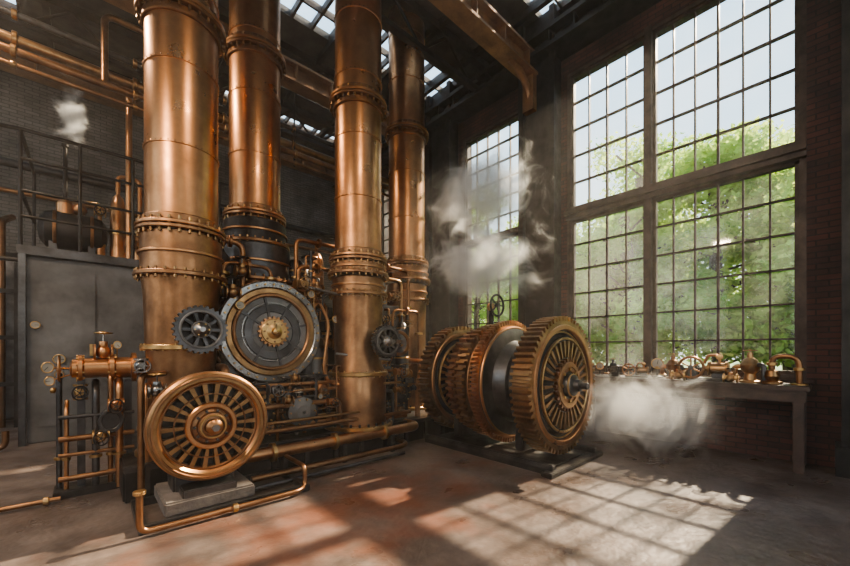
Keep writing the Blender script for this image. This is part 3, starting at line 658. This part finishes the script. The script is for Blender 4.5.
def bench_vice(x,y,s):
    b=B('bench_vice'); b.at(x,y,bz+.001); T=b.M.copy()@Matrix.Scale(s,4); b.M=T
    b.cyl(.09,0,.03,'iron',20,.005); b.box(-.05,.05,-.06,.06,.03,.1,'iron',.01); b.box(-.1,.02,-.05,.05,.09,.15,'steel',.01); b.box(.02,.05,-.07,.07,.12,.21,'steel',.006); b.box(-.13,-.09,-.07,.07,.12,.21,'steel',.006)
    b.tube([(.05,0,.12),(-.22,0,.12)],.014,'light',seg=8); b.tube([(-.21,-.08,.12),(-.21,.08,.12)],.008,'light',seg=6)
    return b.done((x,y,bz))
def valve_body(x,y,s):
    b=B('globe_valve'); b.at(x,y,bz+.001); T=b.M.copy()@Matrix.Scale(s,4); b.M=T
    b.sph((0,0,.085),.075,'bronze'); b.disc((0,.1,.085),(0,1,0),.085,.03,'brass'); b.disc((0,-.1,.085),(0,1,0),.085,.03,'brass'); b.tube([(0,-.1,.085),(0,.1,.085)],.045,'brass'); b.disc((0,0,.17),(0,0,1),.04,.06,'copper'); b.handwheel((0,0,.27),(0,0,1),.07,'iron',.09)
    return b.done((x,y,bz))
bench_pump(6.62,.72,1.2,'bronze'); bench_engine(6.6,1.18,1.35); valve_body(6.42,.9,.7); bench_pump(6.66,1.62,1.05,'copper2'); valve_body(6.45,1.5,.8); bench_dial(6.75,1.86,1.1); bench_engine(6.62,2.1,.85); bench_vice(6.5,2.4,.8); bench_pump(6.72,2.52,.8,'steel'); bench_dial(6.6,2.7,.8); valve_body(6.55,2.9,.7)
b=B('return_bend_pipe'); b.tube([(6.55,.25,bz),(6.55,.25,bz+.36),(6.55,.5,bz+.36),(6.55,.5,bz+.16)],.032,'copper2',.12,12); b.disc((6.55,.25,bz+.012),(0,0,1),.08,.024,'brass'); b.disc((6.55,.25,bz+.2),(0,0,1),.055,.04,'brass'); b.disc((6.55,.5,bz+.26),(0,0,1),.055,.04,'brass')
b.at(6.55,.5,bz+.001); b.lathe([(.10,0),(.10,.03),(.06,.05),(.08,.1),(.06,.17),(.03,.19)],'bronze',24); b.W(); b.done((6.55,.35,bz))

# ------------------------------------------------------------------ steam
def steam(name,c,sc,dens,seed,fscale=1.5,thr=.60,wid=.26,gain=.36):
    bm=bmesh.new(); bmesh.ops.create_icosphere(bm,subdivisions=3,radius=1); me=bpy.data.meshes.new(name); bm.to_mesh(me); bm.free()
    o=bpy.data.objects.new(name,me); o.location=c; o.scale=sc; S.collection.objects.link(o)
    m=bpy.data.materials.new(name+'_vapour'); m.use_nodes=True; nt=m.node_tree; L=nt.links.new
    nt.nodes.remove(nt.nodes['Principled BSDF']); out=nt.nodes['Material Output']
    v=N(nt,'ShaderNodeVolumePrincipled'); v.inputs['Color'].default_value=(1,.99,.98,1); v.inputs['Anisotropy'].default_value=.35
    tc=N(nt,'ShaderNodeTexCoord'); ln=N(nt,'ShaderNodeVectorMath',operation='LENGTH'); L(tc.outputs['Object'],ln.inputs[0])
    fr=N(nt,'ShaderNodeMapRange',interpolation_type='SMOOTHSTEP'); fr.inputs['From Min'].default_value=.0; fr.inputs['From Max'].default_value=1.; fr.inputs['To Min'].default_value=1; fr.inputs['To Max'].default_value=0
    L(ln.outputs['Value'],fr.inputs['Value'])
    mp=N(nt,'ShaderNodeMapping'); mp.inputs['Location'].default_value=(seed*3.1,seed*1.7,seed*.9); mp.inputs['Scale'].default_value=sc; L(tc.outputs['Object'],mp.inputs['Vector'])
    n=N(nt,'ShaderNodeTexNoise'); n.inputs['Scale'].default_value=fscale; n.inputs['Detail'].default_value=8; n.inputs['Roughness'].default_value=.66; n.inputs['Distortion'].default_value=1.1; L(mp.outputs[0],n.inputs['Vector'])
    k=N(nt,'ShaderNodeMath',operation='MULTIPLY_ADD'); L(fr.outputs[0],k.inputs[0]); k.inputs[1].default_value=gain; L(n.outputs['Fac'],k.inputs[2])
    r=N(nt,'ShaderNodeMapRange',interpolation_type='SMOOTHSTEP'); r.inputs['From Min'].default_value=thr; r.inputs['From Max'].default_value=thr+wid; r.inputs['To Min'].default_value=0; r.inputs['To Max'].default_value=dens; L(k.outputs[0],r.inputs['Value'])
    L(r.outputs[0],v.inputs['Density']); L(v.outputs[0],out.inputs['Volume'])
    me.materials.append(m); return o
steam('steam_cloud',(5.0,3.95,2.95),(1.45,1.2,1.0),3.4,1)
steam('steam_cloud',(5.25,4.2,4.25),(1.5,1.2,1.1),3.2,2)
steam('steam_cloud',(5.7,1.8,.62),(1.25,1.4,.85),1.9,3)
steam('steam_cloud',(-.22,9.2,5.75),(.35,.35,.8),8,4,3.5)
b=B('dust_haze'); M['haze']=bpy.data.materials.new('dust_haze_volume'); mm=M['haze']; mm.use_nodes=True; nt=mm.node_tree; nt.nodes.remove(nt.nodes['Principled BSDF'])
v=N(nt,'ShaderNodeVolumePrincipled'); v.inputs['Color'].default_value=(1,.94,.87,1); v.inputs['Density'].default_value=.0055; v.inputs['Anisotropy'].default_value=.35
nt.links.new(v.outputs[0],nt.nodes['Material Output'].inputs['Volume'])
b.box(-5.95,6.98,-4.95,11.95,.02,8.15,'haze'); b.done()
try: S.cycles.volume_bounces=2
except Exception: pass

# ------------------------------------------------------------------ lights
sun=bpy.data.lights.new('sun','SUN'); sun.energy=19; sun.angle=math.radians(1.0); sun.color=(1,.83,.62)
so=bpy.data.objects.new('sun',sun); S.collection.objects.link(so)
d=Vector((-1,.10,-.80)); so.rotation_euler=d.to_track_quat('-Z','Y').to_euler(); so.location=(20,6,18)
W=bpy.data.worlds.new('world'); S.world=W; W.use_nodes=True; nt=W.node_tree; bg=nt.nodes['Background']
tc=N(nt,'ShaderNodeTexCoord'); sp=N(nt,'ShaderNodeSeparateXYZ'); nt.links.new(tc.outputs['Generated'],sp.inputs[0])
r=ramp(nt,[(0.,(.90,.93,.90)),(.25,(.72,.86,.95)),(.8,(.42,.66,.95))]); nt.links.new(sp.outputs['Z'],r.inputs['Fac']); nt.links.new(r.outputs['Color'],bg.inputs['Color']); bg.inputs['Strength'].default_value=2.3
def add_fill(x,y,z,e,size=.5):  # warm fill lights, added with pendant hoods; no such lamps are known
    b=B('fill_pendant'); b.at(x,y,z); b.lathe([(.30,0),(.28,.06),(.12,.2),(.05,.24),(.05,.34)],'iron',32); b.ring(.28,.31,-.02,.01,'brass',32)
    b.W(); b.tube([(x,y,z+.3),(x,y,8.1)],.01,'iron',seg=6); o=b.done((x,y,z))
    l=bpy.data.lights.new('fill_light','AREA'); l.shape='DISK'; l.size=size; l.energy=e; l.color=(1,.78,.56)
    q=bpy.data.objects.new('fill_light',l); S.collection.objects.link(q); q.parent=o; q.location=(0,0,-.04); return q
add_fill(-2.6,2.6,5.4,240); add_fill(1.2,.6,6.4,80); add_fill(-1.6,7.4,7.2,320)
try: S.view_settings.look='AgX - Medium High Contrast'
except Exception: pass

# ------------------------------------------------------------------ camera
c=bpy.data.cameras.new('camera'); c.sensor_width=36; c.lens=36*369/850; c.shift_y=67/850; c.clip_start=.05; c.clip_end=200
co=bpy.data.objects.new('camera',c); S.collection.objects.link(co); co.location=(0,0,1.5); co.rotation_euler=(pi/2,0,-math.radians(42.4)); S.camera=co
